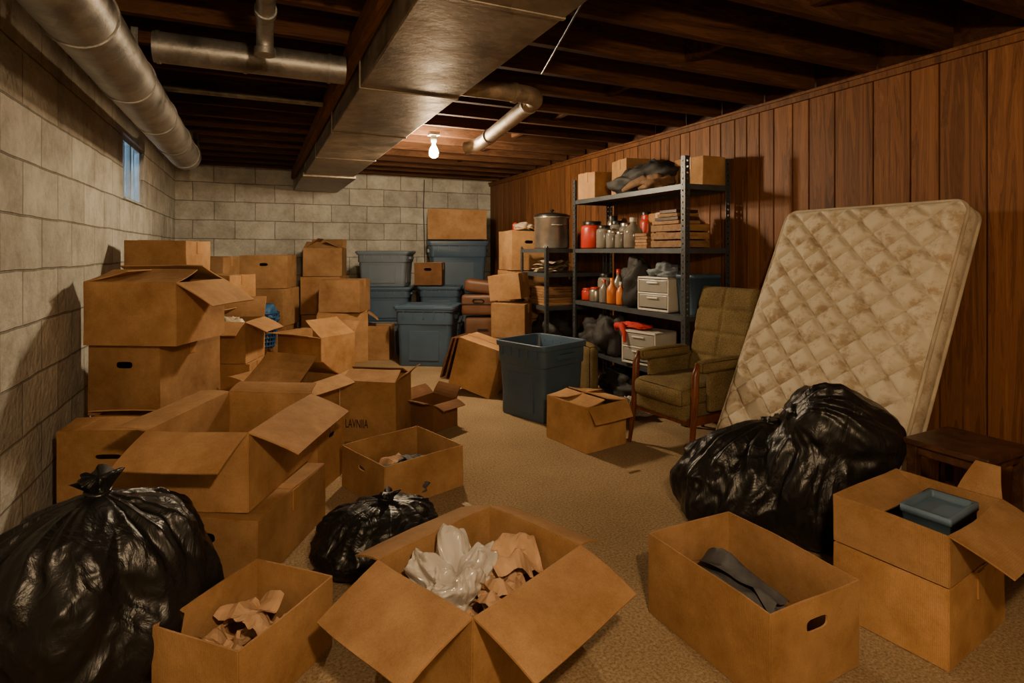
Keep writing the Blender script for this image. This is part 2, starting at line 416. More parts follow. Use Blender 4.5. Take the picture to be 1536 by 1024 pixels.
def arc(p0, p1, p2, n=8):
    p0, p1, p2 = map(Vector, (p0, p1, p2)); return [p0*(1-t)**2+p1*2*t*(1-t)+p2*t*t for t in [i/n for i in range(n+1)]]
mb = MB()
pr = .118; px_, pz_ = -.56, 2.15
mb.tube([(px_, YF+.02, pz_), (px_, 5.5, pz_)]+arc((px_, 5.55, pz_), (px_, 5.9, pz_), (px_-.04, 6.0, pz_+.12))+[(px_-.05, 6.02, 2.41)], pr, 32)
for yy in [0, .8, 1.6, 2.4, 3.2, 4.0, 4.8, 5.5]:
    mb.tube([(px_, yy-.010, pz_), (px_, yy+.010, pz_)], pr+.006, 32)
for yy in [1.9, 3.4]: mb.box((px_, yy, 2.36), (.03, .02, .2))
mb.build('round_air_duct', [M_PIPE])
mb = MB(); mb.tube([(-.44, 3.12, 2.29), (.43, 3.12, 2.29)], .072, 24)
for xx in (-.42, -.05, .35): mb.tube([(xx-.008, 3.12, 2.29), (xx+.008, 3.12, 2.29)], .077, 24)
mb.build('branch_duct', [M_PIPE])
mb = MB(); mb.tube([(.035, YF+.02, 2.30), (.035, 2.55, 2.30)]+arc((.035, 2.6, 2.30), (.035, 2.72, 2.30), (.035, 2.72, 2.20)), .036, 18)
for yy in (1.4, 2.3, 2.5): mb.tube([(.035, yy-.02, 2.3), (.035, yy+.02, 2.3)], .043, 18)
mb.tube([(.035, 2.72, 2.22), (.035, 2.72, 2.19)], .044, 18)
mb.build('drain_pipe', [M_PIPE])
mb = MB(); mb.tube([(-.9, 4.2, 2.37), (.43, 4.2, 2.37)], .024, 14); mb.build('water_pipe', [M_PIPE])
mb = MB(); mb.tube([(.1, 2.2, 2.37), (.43, 2.2, 2.37)], .022, 14)
for xx in (.18, .3, .4): mb.tube([(xx-.02, 2.2, 2.37), (xx+.02, 2.2, 2.37)], .03, 14)
mb.build('water_pipe', [M_PIPE])
mb = MB()
mb.tube([(1.05, 3.1, 2.28), (1.42, 3.1, 2.28)]+arc((1.45, 3.1, 2.28), (1.6, 3.1, 2.28), (1.6, 3.25, 2.27))+[(1.70, 4.3, 2.23)]+arc((1.70, 4.35, 2.23), (1.72, 4.55, 2.22), (1.64, 4.60, 2.21), 4), .054, 20)
for p, q in [((1.40, 3.1, 2.28), (1.43, 3.1, 2.28)), ((1.6, 3.27, 2.27), (1.602, 3.30, 2.27)), ((1.685, 4.15, 2.236), (1.687, 4.18, 2.235))]:
    mb.tube([p, q], .061, 20)
mb.build('branch_duct', [galv('aged_duct', (.40, .30, .20), .45, .5)])
mb = MB(); mb.tube([(1.25, 2.0, 2.40), (1.55, 3.0, 2.385)], .006, 8); mb.build('ceiling_conduit', [M_BLACKPL])
mb = MB(); mb.tube([(2.35, 8.47, 2.42), (2.34, 8.48, 2.0), (2.36, 8.48, 1.2), (2.35, 8.48, .1)], .008, 8); mb.build('wall_cable', [M_BLACKPL])

# ------------------------------------------------------------------ bulb + lights
def bulb(x, y, power, drop=0., name='light_bulb', rad=.05, glow=420):
    mb = MB()
    mb.box((x, y, ZJ-.015), (.09, .09, .03), 1)
    if drop: mb.tube([(x, y, ZJ-.03), (x, y, 2.39-drop)], .004, 8, 1)
    mb.M = Matrix.Translation((0, 0, -drop))
    mb.lathe((x, y, 0), [(.001, 2.40), (.028, 2.39), (.026, 2.33), (.018, 2.325), (.016, 2.31)], 20, 1)
    mb.lathe((x, y, 0), [(.014, 2.325), (.016, 2.30), (.035, 2.265), (.043, 2.232), (.037, 2.203), (.020, 2.187), (.001, 2.182)], 24, 0)
    mb.build(name, [emis('bulb_glow', (1, .82, .55), glow), M_WHPL])
    ld = bpy.data.lights.new('bulb_light', 'POINT'); ld.energy = power; ld.color = (1, .68, .38); ld.shadow_soft_size = rad
    lo = bpy.data.objects.new('bulb_light', ld); lo.location = (x, y, 2.10-drop); scene.collection.objects.link(lo)
bulb(1.49, 5.05, 86, rad=.06, glow=1300)
bulb(.30, -.15, 162, .2, glow=200)
la = bpy.data.lights.new('daylight', 'AREA'); la.shape = 'RECTANGLE'; la.size = .85; la.size_y = .5; la.energy = 14; la.color = (.5, .75, 1)
lo = bpy.data.objects.new('daylight', la); lo.location = (XL-.35, yc, zc_+.05); lo.rotation_euler = (0, radians(-90), 0); scene.collection.objects.link(lo)
w = bpy.data.worlds.new('World'); scene.world = w; w.use_nodes = True
w.node_tree.nodes['Background'].inputs[0].default_value = (.30, .52, .72, 1); w.node_tree.nodes['Background'].inputs[1].default_value = 1.8

# ------------------------------------------------------------------ cardboard boxes
def box_mesh(w, d, h, flaps={}, closed=False, handles='', fl={}, warp=.007, seed=0, tape=True, extra=None, hole=(.048, .019), part={}, taper=.010):
    mb = MB(); so = Vector((seed*7.3, seed*3.1, seed*1.9))
    def W(p):
        p = Vector(p); q = p*3.2+so
        return p+noise.noise_vector(q)*warp*(.35+min(1, p.z/h))
    def panel(o, ex, ey, WW, HH, hole=None, n=5, mat=0, taper=0., curl=0., nrm=None):
        o, ex, ey = Vector(o), Vector(ex), Vector(ey)
        if hole is None:
            vs = []; fs = []
            for j in range(n+1):
                for i in range(n+1):
                    t = j/n; x = (taper*t+(WW-2*taper*t)*i/n)
                    p = o+ex*x+ey*HH*t
                    if nrm is not None: p = p+Vector(nrm)*curl*t*t
                    vs.append(W(p))
            for j in range(n):
                for i in range(n): fs.append((j*(n+1)+i, j*(n+1)+i+1, (j+1)*(n+1)+i+1, (j+1)*(n+1)+i))
            mb.add(vs, fs, mat)
        else:
            cx, cy, hw, hhh = hole
            angs = [2*pi*k/28 for k in range(28)]+[atan2(y-cy, x-cx) % (2*pi) for x in (0, WW) for y in (0, HH)]
            angs = sorted(set(round(a, 6) for a in angs)); vs = []
            for a in angs:
                ca, sa = cos(a), sin(a)
                tx = ((WW-cx)/ca if ca > 1e-6 else (-cx/ca if ca < -1e-6 else 1e9))
                ty = ((HH-cy)/sa if sa > 1e-6 else (-cy/sa if sa < -1e-6 else 1e9))
                t = min(tx, ty); x, y = cx+ca*t, cy+sa*t
                ix = cx+hw*(abs(ca)**.45)*(1 if ca > 0 else -1); iy = cy+hhh*(abs(sa)**.7)*(1 if sa > 0 else -1)
                vs.append(W(o+ex*ix+ey*iy)); vs.append(W(o+ex*x+ey*y))
            m_ = len(angs); mb.add(vs, [(2*i, 2*i+1, 2*((i+1) % m_)+1, 2*((i+1) % m_)) for i in range(m_)], mat)
    x, y = w/2, d/2
    S = {'f': ((-x, -y, 0), (1, 0, 0), w, (0, -1, 0), d), 'b': ((x, y, 0), (-1, 0, 0), w, (0, 1, 0), d),
         'r': ((x, -y, 0), (0, 1, 0), d, (1, 0, 0), w), 'l': ((-x, y, 0), (0, -1, 0), d, (-1, 0, 0), w)}
    panel((-x, -y, .003), (1, 0, 0), (0, 1, 0), w, d)
    for k, (o, ex, WW, nr, other) in S.items():
        hl = (WW/2, h*.72, hole[0], hole[1]) if k in handles else None
        panel(o, ex, (0, 0, 1), WW, h, hl)
    fa = dict(flaps)
    if closed: fa = {'f': -89.5, 'b': -89.5}; fl = {'f': d/2-.002, 'b': d/2-.002}
    for k, a in fa.items():
        o, ex, WW, nr, other = S[k]; o = Vector(o)+Vector((0, 0, h)); a = radians(a)
        if k in part:
            o = o+Vector(ex)*WW*part[k][0]; WW = WW*(part[k][1]-part[k][0])
        dirv = Vector((0, 0, 1))*cos(a)+Vector(nr)*sin(a); nn = Vector((0, 0, 1))*(-sin(a))+Vector(nr)*cos(a)
        ln = fl.get(k, other*.47)
        panel(o, ex, dirv, WW, ln, None, 4, 0, 0 if closed else taper, 0 if closed else .02, tuple(nn))
    if tape and closed:
        vs = [W((xx, yy, h+.0045)) for xx in [-x, -x/2, 0, x/2, x] for yy in (-.026, .026)]
        mb.add(vs, [(2*i, 2*i+2, 2*i+3, 2*i+1) for i in range(4)], 1)
        for sx in (-1, 1):
            vs = [W((sx*(x+.004), yy, zz)) for zz in (h, h-.09) for yy in (-.026, .026)]
            mb.add(vs, [(0, 1, 3, 2)], 1)
    if extra == 'seam':
        vs = [W((xx, -y-.0045, zz)) for zz in (0, h*.5, h) for xx in (-.022, .022)]
        mb.add(vs, [(0, 1, 3, 2), (2, 3, 5, 4)], 1)
    return mb
seedc = [0]
def CB(u, v, z, w, d, h, rot=0, tilt=(0, 0), name='cardboard_box', world=None, mats=None, **kw):
    seedc[0] += 1
    mb = box_mesh(w, d, h, seed=seedc[0], **kw)
    X, Y = at(u, v) if world is None else world
    rz = radians(rot-(YAW if world is None else 0))
    return mb.build(name, mats or [M_CARD, M_TAPE], (X, Y, z+.002), (radians(tilt[0]), radians(tilt[1]), rz), solid=.006)

# foreground
CB(-.831, 1.786, 0, .33, .39, .23, -21)
CB(-.097, 1.865, 0, .43, .51, .335, -42, flaps={'f': 106, 'r': 105, 'b': 98, 'l': 100}, fl={'f': .235, 'r': .225, 'b': .12, 'l': .16})
CB(.807, 1.954, 0, .52, .41, .28, -63, handles='r')
CB(1.481, 2.065, 0, .353, .47, .255, -57.3, closed=True)
CB(1.481, 2.065, .264, .353, .47, .165, -57.3, flaps={'l': -125, 'b': 30, 'r': 108}, fl={'l': .12, 'b': .12, 'r': .17}, part={'b': (0, .38)}, taper=.03)
CB(-1.19, 2.56, 0, .44, .62, .265, -5.6, closed=True, handles='f')
CB(-1.26, 2.60, .276, .43, .62, .32, -3, flaps={'f': 108, 'r': 108, 'l': 80, 'b': 60}, fl={'f': .22, 'r': .22, 'l': .14, 'b': .10})
CB(-1.97, 2.92, 0, .48, .33, .45, 2, flaps={'f': -84, 'b': -80}, fl={'f': .12, 'b': .14}, handles='f', hole=(.06, .012))
CB(-2.19, 3.52, 0, .42, .55, .38, -3, closed=True)
CB(-2.19, 3.52, .39, .42, .60, .40, -3, closed=True, handles='f')
CB(-2.11, 3.38, .80, .54, .46, .35, -4, flaps={'f': -78, 'b': -72, 'l': -80, 'r': 118}, fl={'r': .24, 'f': .22, 'b': .22})
for z, h in ((0, .5), (.51, .48), (1.0, .4)): CB(-2.6, 4.3, z, .42, .40, h, 6, closed=True)
CB(-2.38, 4.80, 0, .42, .40, .40, 8, closed=True)
CB(-2.38, 4.80, .41, .40, .40, .34, 3, flaps={'f': 112, 'r': 112, 'b': 20, 'l': -70})
CB(-2.75, 5.4, 0, .44, .42, .38, 0, closed=True); CB(-2.75, 5.4, .39, .44, .42, .36, 5, closed=True); CB(-2.75, 5.4, .76, .40, .4, .34, -8, closed=True)
CB(-3.2, 6.05, 0, .45, .42, .5, 10, closed=True); CB(-3.2, 6.05, .51, .45, .42, .5, 10, closed=True); CB(-3.2, 6.05, 1.02, .40, .36, .24, 0, closed=True)
CB(-2.05, 5.95, 0, .62, .46, .46, -28, flaps={'f': 70, 'b': 30, 'l': 80, 'r': -60}, fl={'f': .16, 'b': .14, 'l': .14})
CB(-3.07, 7.1, 0, .6, .45, .40, 4, closed=True); CB(-3.07, 7.1, .41, .62, .45, .45, -4, closed=True)
CB(-3.05, 7.1, .87, .56, .4, .40, 6, closed=True, handles='f')
CB(-2.47, 7.5, 0, .5, .42, .5, 4, closed=True); CB(-2.47, 7.5, .51, .5, .42, .48, 0, closed=True)
CB(-2.47, 7.5, 1.0, .48, .4, .36, 8, flaps={'f': -70, 'b': 40, 'l': -60, 'r': -70}, fl={'b': .18})
CB(-2.05, 6.88, 0, .58, .36, .58, 14, flaps={'f': -85, 'b': -85, 'r': 120}, fl={'r': .15})
CB(-2.03, 6.88, .60, .5, .34, .38, -6, closed=True)
CB(-1.50, 3.87, 0, .45, .42, .46, -22, flaps={'f': -55, 'l': 75, 'r': 98, 'b': -60}, fl={'f': .26, 'r': .15, 'l': .15})
b_text = CB(-.98, 4.1, 0, .40, .34, .42, -7, flaps={'f': -78, 'b': -75, 'r': 40, 'l': 75}, fl={'r': .10, 'l': .08})
CB(-1.2, 3.27, 0, .33, .33, .38, -8, closed=True, handles='fr', hole=(.035, .013))
CB(-.62, 3.21, 0, .46, .50, .23, -47, handles='f', hole=(.035, .014))
CB(.517, 3.98, 0, .42, .36, .30, -55, flaps={'f': -88, 'b': -86, 'l': -88, 'r': 135}, fl={'r': .12, 'f': .17, 'b': .17})
CB(-.33, 5.33, .055, .42, .36, .44, -22, tilt=(0, 15), closed=True)
CB(.0, 5.95, 0, .36, .34, .43, 0, closed=True); CB(.0, 5.95, .44, .35, .34, .34, -14, closed=True)
CB(-.02, 6.0, .82, .34, .28, .26, -20, tilt=(0, -6), closed=True)
for z, h, r in ((0, .55, 0), (.56, .54, 3)): CB(0, 0, z, .44, .42, h, r, world=(2.84, 5.98), closed=True)
CB(0, 0, 1.11, .42, .40, .44, -2, world=(2.83, 5.98), flaps={'l': -85, 'r': -85}, handles='f')
CB(-1.66, 7.03, 0, .33, .30, .41, 0, closed=True)
M_DCARD = cardboard('dark_cardboard', (.13, .06, .022), (.23, .11, .045))
CB(-1.12, 7.72, .87, .36, .32, .29, 0, closed=True, mats=[M_DCARD, M_TAPE], handles='f')
CB(-.60, 4.30, 0, .26, .26, .20, -38, flaps={'f': 60, 'r': 95, 'l': 40, 'b': 20}, mats=[M_DCARD, M_TAPE], fl={'f': .09, 'r': .1, 'l': .1, 'b': .1})
CB(-.80, 8.2, 1.49, .82, .42, .42, 8, closed=True)

cu = bpy.data.curves.new('box_lettering', 'FONT'); cu.body = 'LAVNIIA'; cu.size = .075; cu.extrude = .0006
tx = bpy.data.objects.new('box_lettering', cu); scene.collection.objects.link(tx); cu.materials.append(M_INK)
tx.parent = b_text; tx.location = (-.16, -.17-.010, .10); tx.rotation_euler = (radians(90), 0, 0); tx.scale = (.60, 1.15, 1)

# ------------------------------------------------------------------ box contents
def place(mb, name, mats, u, v, z, rot=0, tilt=(0, 0), **kw):
    X, Y = at(u, v); return mb.build(name, mats, (X, Y, z), (radians(tilt[0]), radians(tilt[1]), radians(rot-YAW)), **kw)
mb = MB()
for i in range(9):
    mb.sheet((random.uniform(-.09, .09), random.uniform(-.11, .11), .04+.012*i), .15, .13, i, .07, 0, random.random()*6, tilt=random.uniform(-.5, .5), zmin=.012)
place(mb, 'crumpled_kraft_paper', [M_PAPER], -.831, 1.786, .004, -21)
mb = MB()
for i in range(12):
    mb.sheet((random.uniform(-.04, .10), random.uniform(-.10, .16), .14+.012*i), .18, .14, i+20, .07, 0, random.random()*6, tilt=random.uniform(-.5, .5), zmin=.012)
mb.blob((.0, 0, .08), (.18, .22, .07), 3, .2, 2, 0, zmin=.01)
place(mb, 'packing_paper', [M_PAPER], -.097, 1.865, .004, -42)
def crumple(r, seed, nu=190, nv=110, gain=.40):
    """thin film crumpled along straight random fold lines (piecewise flat facets)"""
    rn = random.Random(seed); folds = []
    for i in range(40):
        n = Vector((rn.gauss(0, 1), rn.gauss(0, 1), rn.gauss(0, 1))).normalized()
        f = rn.choice([.8, 1.1, 1.6, 2.3, 3.4]); folds.append((n*f, rn.random(), .15/f))
    mb = MB()
    def tri(x): x = x % 1.0; return 4*abs(x-.5)-1
    def fn(u, v):
        a = u*2*pi; b = (v-.5)*pi*.998
        d = Vector((cos(b)*cos(a), cos(b)*sin(a), sin(b)))
        q = d+noise.noise_vector(d*2.4+Vector((seed, 0, 0)))*.28
        k = 1+.25*noise.noise(d*1.5+Vector((0, seed, 0)))
        for n, c, amp in folds: k += amp*gain*tri(q.dot(n)+c)
        p = Vector((d.x*r[0], d.y*r[1], r[2]*.9+d.z*r[2]))*max(.3, k)
        p.z = max(p.z, .003); return p
    mb.grid(fn, nu, nv, 0, False, wrap=True); return mb
place(crumple((.118, .130, .085), 5), 'crumpled_plastic_bag', [M_CLEAR], -.185, 1.87, .175, -30)
mb = MB()
def jk(u, v):
    x = (u-.5)*.44; y = (v-.5)*.24
    q = Vector((x*4, y*9, 1.7)); e = max(0, 1-abs(2*u-1)**4)*max(0, 1-abs(2*v-1)**4)
    return (x, y+.02*sin(x*9), .05+e*(.09+.05*noise.noise(q)+.06*(1-2*abs(noise.noise(q*1.4))))-.12*(u-.5))
mb.grid(jk, 60, 34, 0); mb.rbox((-.02, .0, .05), (.42, .24, .09), .03, 0)
mb.grid(lambda u, v: (Vector(jk(u*.7+.1, v*.4+.3))+Vector((.01, 0, .024))), 40, 16, 0)
place(mb, 'folded_grey_jacket', [M_GREYCL], .80, 1.98, .006, -63)
mb = MB(); mb.loft([(.15, .24, 0, .008), (.15, .24, .11, .008), (.16, .25, .11, .008), (.16, .25, .135, .008), (.13, .22, .135, .008), (.13, .22, .11, .008)], 0)
place(mb, 'blue_storage_case', [M_BLUEBOX], 1.565, 2.075, .272, -57)
mb = MB()
mb.sheet((-.08, .02, .11), .2, .14, 31, .05, 0, .5, tilt=.3, zmin=.01); mb.sheet((.02, .1, .1), .22, .16, 34, .05, 1, .2, tilt=-.2, zmin=.01)
mb.blob((.03, .0, .05), (.17, .18, .07), 8, .3, 2, 1, zmin=.01)
place(mb, 'folded_clothes', [M_PAPER, M_GREYCL], -.62, 3.21, .004, -47)

# ------------------------------------------------------------------ bin bags
def bag_into(mb, rx, ry, h, seed, lean=(0, 0), tuft=1.0, ground=True, tie=True, pleat=.11):
    cp = [(0, 0, 0), (.10, .72, 0), (.17, .93, .07), (.28, 1.04, .22), (.42, 1.03, .44), (.55, .92, .64), (.66, .70, .79), (.74, .42, .87), (.79, .20, .895), (.83, .09, .91), (.90, .11, .95), (1.0, .19, 1.0)]
    def prof(t):
        for a, b in zip(cp[:-1], cp[1:]):
            if t <= b[0]+1e-9:
                k = (t-a[0])/(b[0]-a[0]); return a[1]+(b[1]-a[1])*k, a[2]+(b[2]-a[2])*k
        return cp[-1][1:]
    def sprof(t):
        r = z = 0
        for o in (-.03, -.015, 0, .015, .03):
            a, b = prof(min(1, max(0, t+o))); r += a/5; z += b/5
        return r, z
    so = Vector((seed*4.7, seed*2.3, seed*1.1))
    def fn(uu, vv):
        a = uu*2*pi; r, z = sprof(vv) if vv > .04 else prof(vv)
        top = max(0, min(1, (vv-.36)/.40)); top = top*top*(3-2*top)
        aa = a+.5*noise.noise(Vector((cos(a)*1.5, sin(a)*1.5, seed+vv*2)))
        pl = (1-2*abs(sin(5.5*aa+seed)))*.7+.5*sin(13*aa+2.3*seed)+.3*sin(23*aa+seed)
        k = 1+pleat*top*pl
        if vv > .83: k *= 1+.5*sin(4*a+seed)*min(1, (vv-.83)/.08)
        d = Vector((cos(a)*r, sin(a)*r, z*1.4))
        q = d*1.1+so
        body = 1-max(0, (vv-.7)/.3)
        q1 = q+noise.noise_vector(q*1.2)*.5
        q2 = Vector((d.x*2.2, d.y*2.2, d.z*1.5))+so+noise.noise_vector(d*1.3+so)*.7
        k += body*(.18*noise.noise(q1)+.07*(1-2.4*abs(noise.noise(q2)))+.032*(1-2.4*abs(noise.noise(q2*2.1)))+.012*(1-2.4*abs(noise.noise(q2*4.6))))
        x = cos(a)*r*rx*k; y = sin(a)*r*ry*k; zz = z*h*(1+.06*noise.noise(q*1.2)*body)
        if vv > .83: zz = .91*h+(zz-.91*h)*tuft+.04*h*sin(3*a+seed)*(vv-.83)/.17*tuft
        if z < .15: zz += .01*(1-2*abs(noise.noise(q2)))*(.15-z)
        s_ = max(0, z)**1.6
        return (x+lean[0]*s_, y+lean[1]*s_, max(.002, zz) if ground else zz)
    mb.grid(fn, 220, 130, 0, True, wrap=True, cap=True)
    if tie:
        r, z = sprof(.83); s_ = z**1.6
        mb.tube([(lean[0]*s_+rx*.11*cos(t), lean[1]*s_+ry*.11*sin(t), z*h+.004*sin(2*t)) for t in [2*pi*i/16 for i in range(17)]], .008, 8, 0, False)
mb = MB(); bag_into(mb, .295, .29, .61, 1.3); place(mb, 'garbage_bag', [M_BAG], -1.33, 1.82, 0)
mb = MB(); bag_into(mb, .24, .20, .27, 9.2, (.05, .03)); place(mb, 'garbage_bag', [M_BAG], -.58, 2.44, 0, 25)
# one big overfilled bag: wide slumped foot on the left, heavy lobe riding up on the right, lobes fused
mb = MB()
bag_into(mb, .335, .25, .53, 4.1, (.17, .03), tuft=.4, tie=False, pleat=.15)
mb.M = Matrix.Translation((.30, -.20, 0)); bag_into(mb, .27, .21, .66, 6.2, (.02, .04), tuft=.0, tie=False, pleat=.05)
mb.M = Matrix.Translation((.53, -.19, .38)) @ Matrix.Rotation(radians(-62), 4, 'Y')
bag_into(mb, .215, .20, .50, 7.7, (0, 0), tuft=.2, ground=False, tie=False, pleat=.16)
bg = place(mb, 'garbage_bag', [M_BAG], 1.15, 2.80, 0)
md = bg.modifiers.new('fuse', 'REMESH'); md.mode = 'VOXEL'; md.voxel_size = .0065; md.use_smooth_shade = True
md = bg.modifiers.new('relax', 'SMOOTH'); md.factor = .5; md.iterations = 6

# ------------------------------------------------------------------ mattress
def mattress():
    Wd, Ln, Th = 1.06, 1.67, .18; mb = MB(); nx, ny = 150, 230; r = .045
    def surf(sg):
        def fn(uu, vv):
            x = (uu-.5)*Wd; y = vv*Ln
            cx, cy = .07, .07
            ex, ey = Wd/2-abs(x), min(y, Ln-y)
            if ex < cx and ey < cy:
                dx, dy = cx-ex, cy-ey; m = max(dx, dy); l_ = sqrt(dx*dx+dy*dy)
                if l_ > 1e-9:
                    f = m/l_; x = (1 if x > 0 else -1)*(Wd/2-cx+dx*f); y = (cy-dy*f) if y < Ln/2 else (Ln-cy+dy*f)
            ex, ey = Wd/2-abs(x), min(y, Ln-y); e = max(0, min(ex, ey))
            z = Th/2-.012
            if e < r: z -= (r-sqrt(max(0, r*r-(r-e)**2)))*.6
            a = (x/.19+y/.175); b = (x/.19-y/.175)
            da = abs(a-round(a)); db = abs(b-round(b)); dd = min(da, db)
            q = min(1, e/.05)
            z += q*(.042*(1-math.exp(-(dd/.085)))-.018)
            z += .008*noise.noise(Vector((x*3, y*3, sg)))
            return (x, y, sg*z)
        return fn
    mb.grid(surf(1), nx, ny)
    mb.grid(lambda u, v: surf(-1)(1-u, v), nx//2, ny//2)
    def rim(z, out=0.):
        c = .07; pts = []
        for q, (sx, sy) in enumerate([(1, 1), (-1, 1), (-1, -1), (1, -1)]):
            for k in range(9):
                a = q*pi/2+k/8*pi/2; pts.append((sx*(Wd/2-c)+(c+out)*cos(a), Ln/2+sy*(Ln/2-c)+(c+out)*sin(a), z))
        return pts
    n = len(rim(0)); zt = Th/2-.012-.027
    vs = []; rows = 8
    for j in range(rows+1):
        zz = -zt+2*zt*j/rows; o = .010*sin(pi*j/rows)
        vs += rim(zz, o)
    mb.add(vs, [(j*n+k, j*n+(k+1) % n, (j+1)*n+(k+1) % n, (j+1)*n+k) for j in range(rows) for k in range(n)], 0, True)
    for sg in (-1, 1):
        p = rim(sg*(zt+.004), .004); mb.tube(p+[p[0]], .009, 8, 1, False)
    phi = math.atan2(.695, 1.52)
    Rm = Matrix(((0, sin(phi), -cos(phi)), (-1, 0, 0), (0, cos(phi), sin(phi))))
    ob = mb.build('mattress', [M_MATT, M_PIPING])
    xb = 2.53+Th/2*cos(phi)
    ob.matrix_world = Matrix.Translation((xb, 2.17, Th/2*sin(phi)+.004)) @ Rm.to_4x4()
mattress()

# ------------------------------------------------------------------ armchair (local: faces -y)
def armchair():
    e = bpy.data.objects.new('armchair', None); scene.collection.objects.link(e)
    def part(mb, nm, mats, **kw): return mb.build(nm, mats, parent=e, **kw)
    mb = MB(); mb.rbox((0, -.03, .31), (.50, .60, .12), .03, 0); part(mb, 'seat_base', [M_OLIVE])
    mb = MB(); mb.rbox((0, -.06, .405), (.49, .60, .13), .05, 0, puff=.02); part(mb, 'seat_cushion', [M_OLIVE])
    mb = MB(); Rb = Matrix.Rotation(radians(-13), 3, 'X')
    BW, BH, BT = .54, .68, .13
    def bk(sg):
        def fn(u, v):
            x = (u-.5)*BW; z = v*BH; e_ = min(BW/2-abs(x), z+.03, BH-z)
            th = BT/2
            if e_ < .05: th -= (.05-sqrt(max(0, .05**2-(.05-e_)**2)))*.8
            if sg < 0:
                gz = abs(z/.17-round(z/.17))*.17; gx = abs(x)
                th += .012*(1-math.exp(-(min(gx, gz)/.014)**2))-.008
            xr = x*(1-.10*max(0, (v-.75)/.25)**2)
            return Rb @ Vector((xr, sg*th, z))+Vector((0, .24, .40))
        return fn
    mb.grid(bk(-1), 60, 70); mb.grid(lambda u, v: bk(1)(1-u, v), 20, 20)
    n = 40
    path = [(0, i/n) for i in range(n+1)]+[(i/n, 1) for i in range(1, n+1)]+[(1, 1-i/n) for i in range(1, n+1)]+[(1-i/n, 0) for i in range(1, n+1)]
    vs = []
    for p in path: vs += [bk(-1)(*p), bk(1)(*p)]
    mb.add(vs, [(2*i, 2*i+1, 2*i+3, 2*i+2) for i in range(len(path)-1)], 0, True)
    part(mb, 'tufted_back', [M_OLIVE])
    for sx, nm in ((-1, 'left'), (1, 'right')):
        mb = MB(); mb.rbox((sx*.285, -.02, .60), (.085, .48, .075), .03, 0, puff=.01)
        mb.rbox((sx*.285, .05, .45), (.05, .44, .28), .02, 0); part(mb, 'arm_pad_'+nm, [M_OLIVE])
        mb = MB()
        pts = [(sx*.295, -.34, .001), (sx*.290, -.31, .2), (sx*.287, -.29, .40), (sx*.287, -.285, .55), (sx*.287, -.26, .612), (sx*.287, -.2, .60)]
        mb.tube(pts, [.013, .02, .026, .026, .022, .012], 12, 0)
        mb.tube([(sx*.25, .30, .32), (sx*.27, .37, .001)], [.024, .014], 12, 0)
        mb.box((sx*.287, 0, .27), (.03, .58, .05))
        part(mb, 'wood_leg_arm_'+nm, [M_REDWOOD])
    mb = MB(); mb.box((0, -.30, .255), (.52, .025, .04)); part(mb, 'front_rail', [M_REDWOOD])
    e.location = (2.74, 3.03, 0); e.rotation_euler = (0, 0, radians(-84)); e.scale = (.92, 1.0, 1.0)
armchair()

# ------------------------------------------------------------------ small table
mb = MB(); H = .53; tw, td = .35, .31
mb.box((0, 0, H-.012), (tw, td, .024))
for s in (-1, 1):
    mb.box((0, s*(td/2-.03), H-.045), (tw-.08, .016, .042)); mb.box((s*(tw/2-.03), 0, H-.045), (.016, td-.08, .042))
    mb.box((s*(tw/2-.03), 0, .16), (.014, td-.08, .022))
mb.box((0, 0, .16), (tw-.08, .014, .022))
for sx in (-1, 1):
    for sy in (-1, 1):
        vs = []
        for z, hw in ((H-.024, .021), (.0, .014)):
            vs += [(sx*(tw/2-.030)+i*hw, sy*(td/2-.030)+j*hw, z) for i, j in ((-1, -1), (1, -1), (1, 1), (-1, 1))]
        mb.add(vs, [(0, 1, 2, 3), (7, 6, 5, 4), (0, 4, 5, 1), (1, 5, 6, 2), (2, 6, 7, 3), (3, 7, 4, 0)])
mb.build('side_table', [M_DWOOD], (2.71, 1.38, .001), (0, 0, radians(2)), bevel=.004)

# ------------------------------------------------------------------ tubs
def tub(u, v, z, w, d, h, rot=0, lid=False, mat=None, name='storage_tub'):
    mb = MB(); t = .84; r = .05
    lv = [(w*t, d*t, 0, r*.8), (w*t+.01, d*t+.01, .015, r*.8)]
    lv += [(w*(t+(1-t)*.6*k), d*(t+(1-t)*.6*k), h*k, r) for k in (.3, .55, .70)]
    lv += [(w*.945, d*.945, h*.715, r), (w*.95, d*.95, h*.9, r), (w*.955, d*.955, h*.925, r), (w+.0, d+.0, h*.93, r), (w+.004, d+.004, h*.995, r), (w-.006, d-.006, h, r)]
    lv += [(w*.945, d*.945, h, r), (w*.93, d*.93, h*.985, r), (w*.90, d*.90, h*.7, r), (w*t-.02, d*t-.02, .02, r*.7)]
    mb.loft(lv, 0, 5, True, True)
    for k in range(-2, 3):
        for sy in (-1, 1): mb.box((k*w*.17, sy*(d*.478), h*.87), (.012, .02, h*.12))
    for sx in (-1, 1):
        mb.box((sx*w*.485, 0, h*.83), (.04, d*.35, h*.07)); mb.box((sx*w*.43, 0, h*.35), (.012, d*.5, h*.5))
    for sy in (-1, 1): mb.box((0, sy*d*.445, h*.35), (w*.5, .012, h*.5))
    if lid:
        mb.loft([(w+.02, d+.02, h*.97, r), (w+.024, d+.024, h+.008, r), (w+.0, d+.0, h+.018, r), (w-.06, d-.06, h+.018, r), (w-.08, d-.08, h+.008, r), (w-.16, d-.16, h+.008, r), (w-.18, d-.18, h+.02, r)], 1, 5, False, True)
    return place(mb, name, [mat or M_TUB, mat or M_TUB], u, v, z+.001, rot, bevel=.002)
tub(.24, 4.67, 0, .56, .54, .60, -46)
tub(-.99, 6.72, 0, .70, .48, .68, -6, True)
tub(-1.64, 7.50, 0, .60, .42, .40, 0, True, M_TUB2)
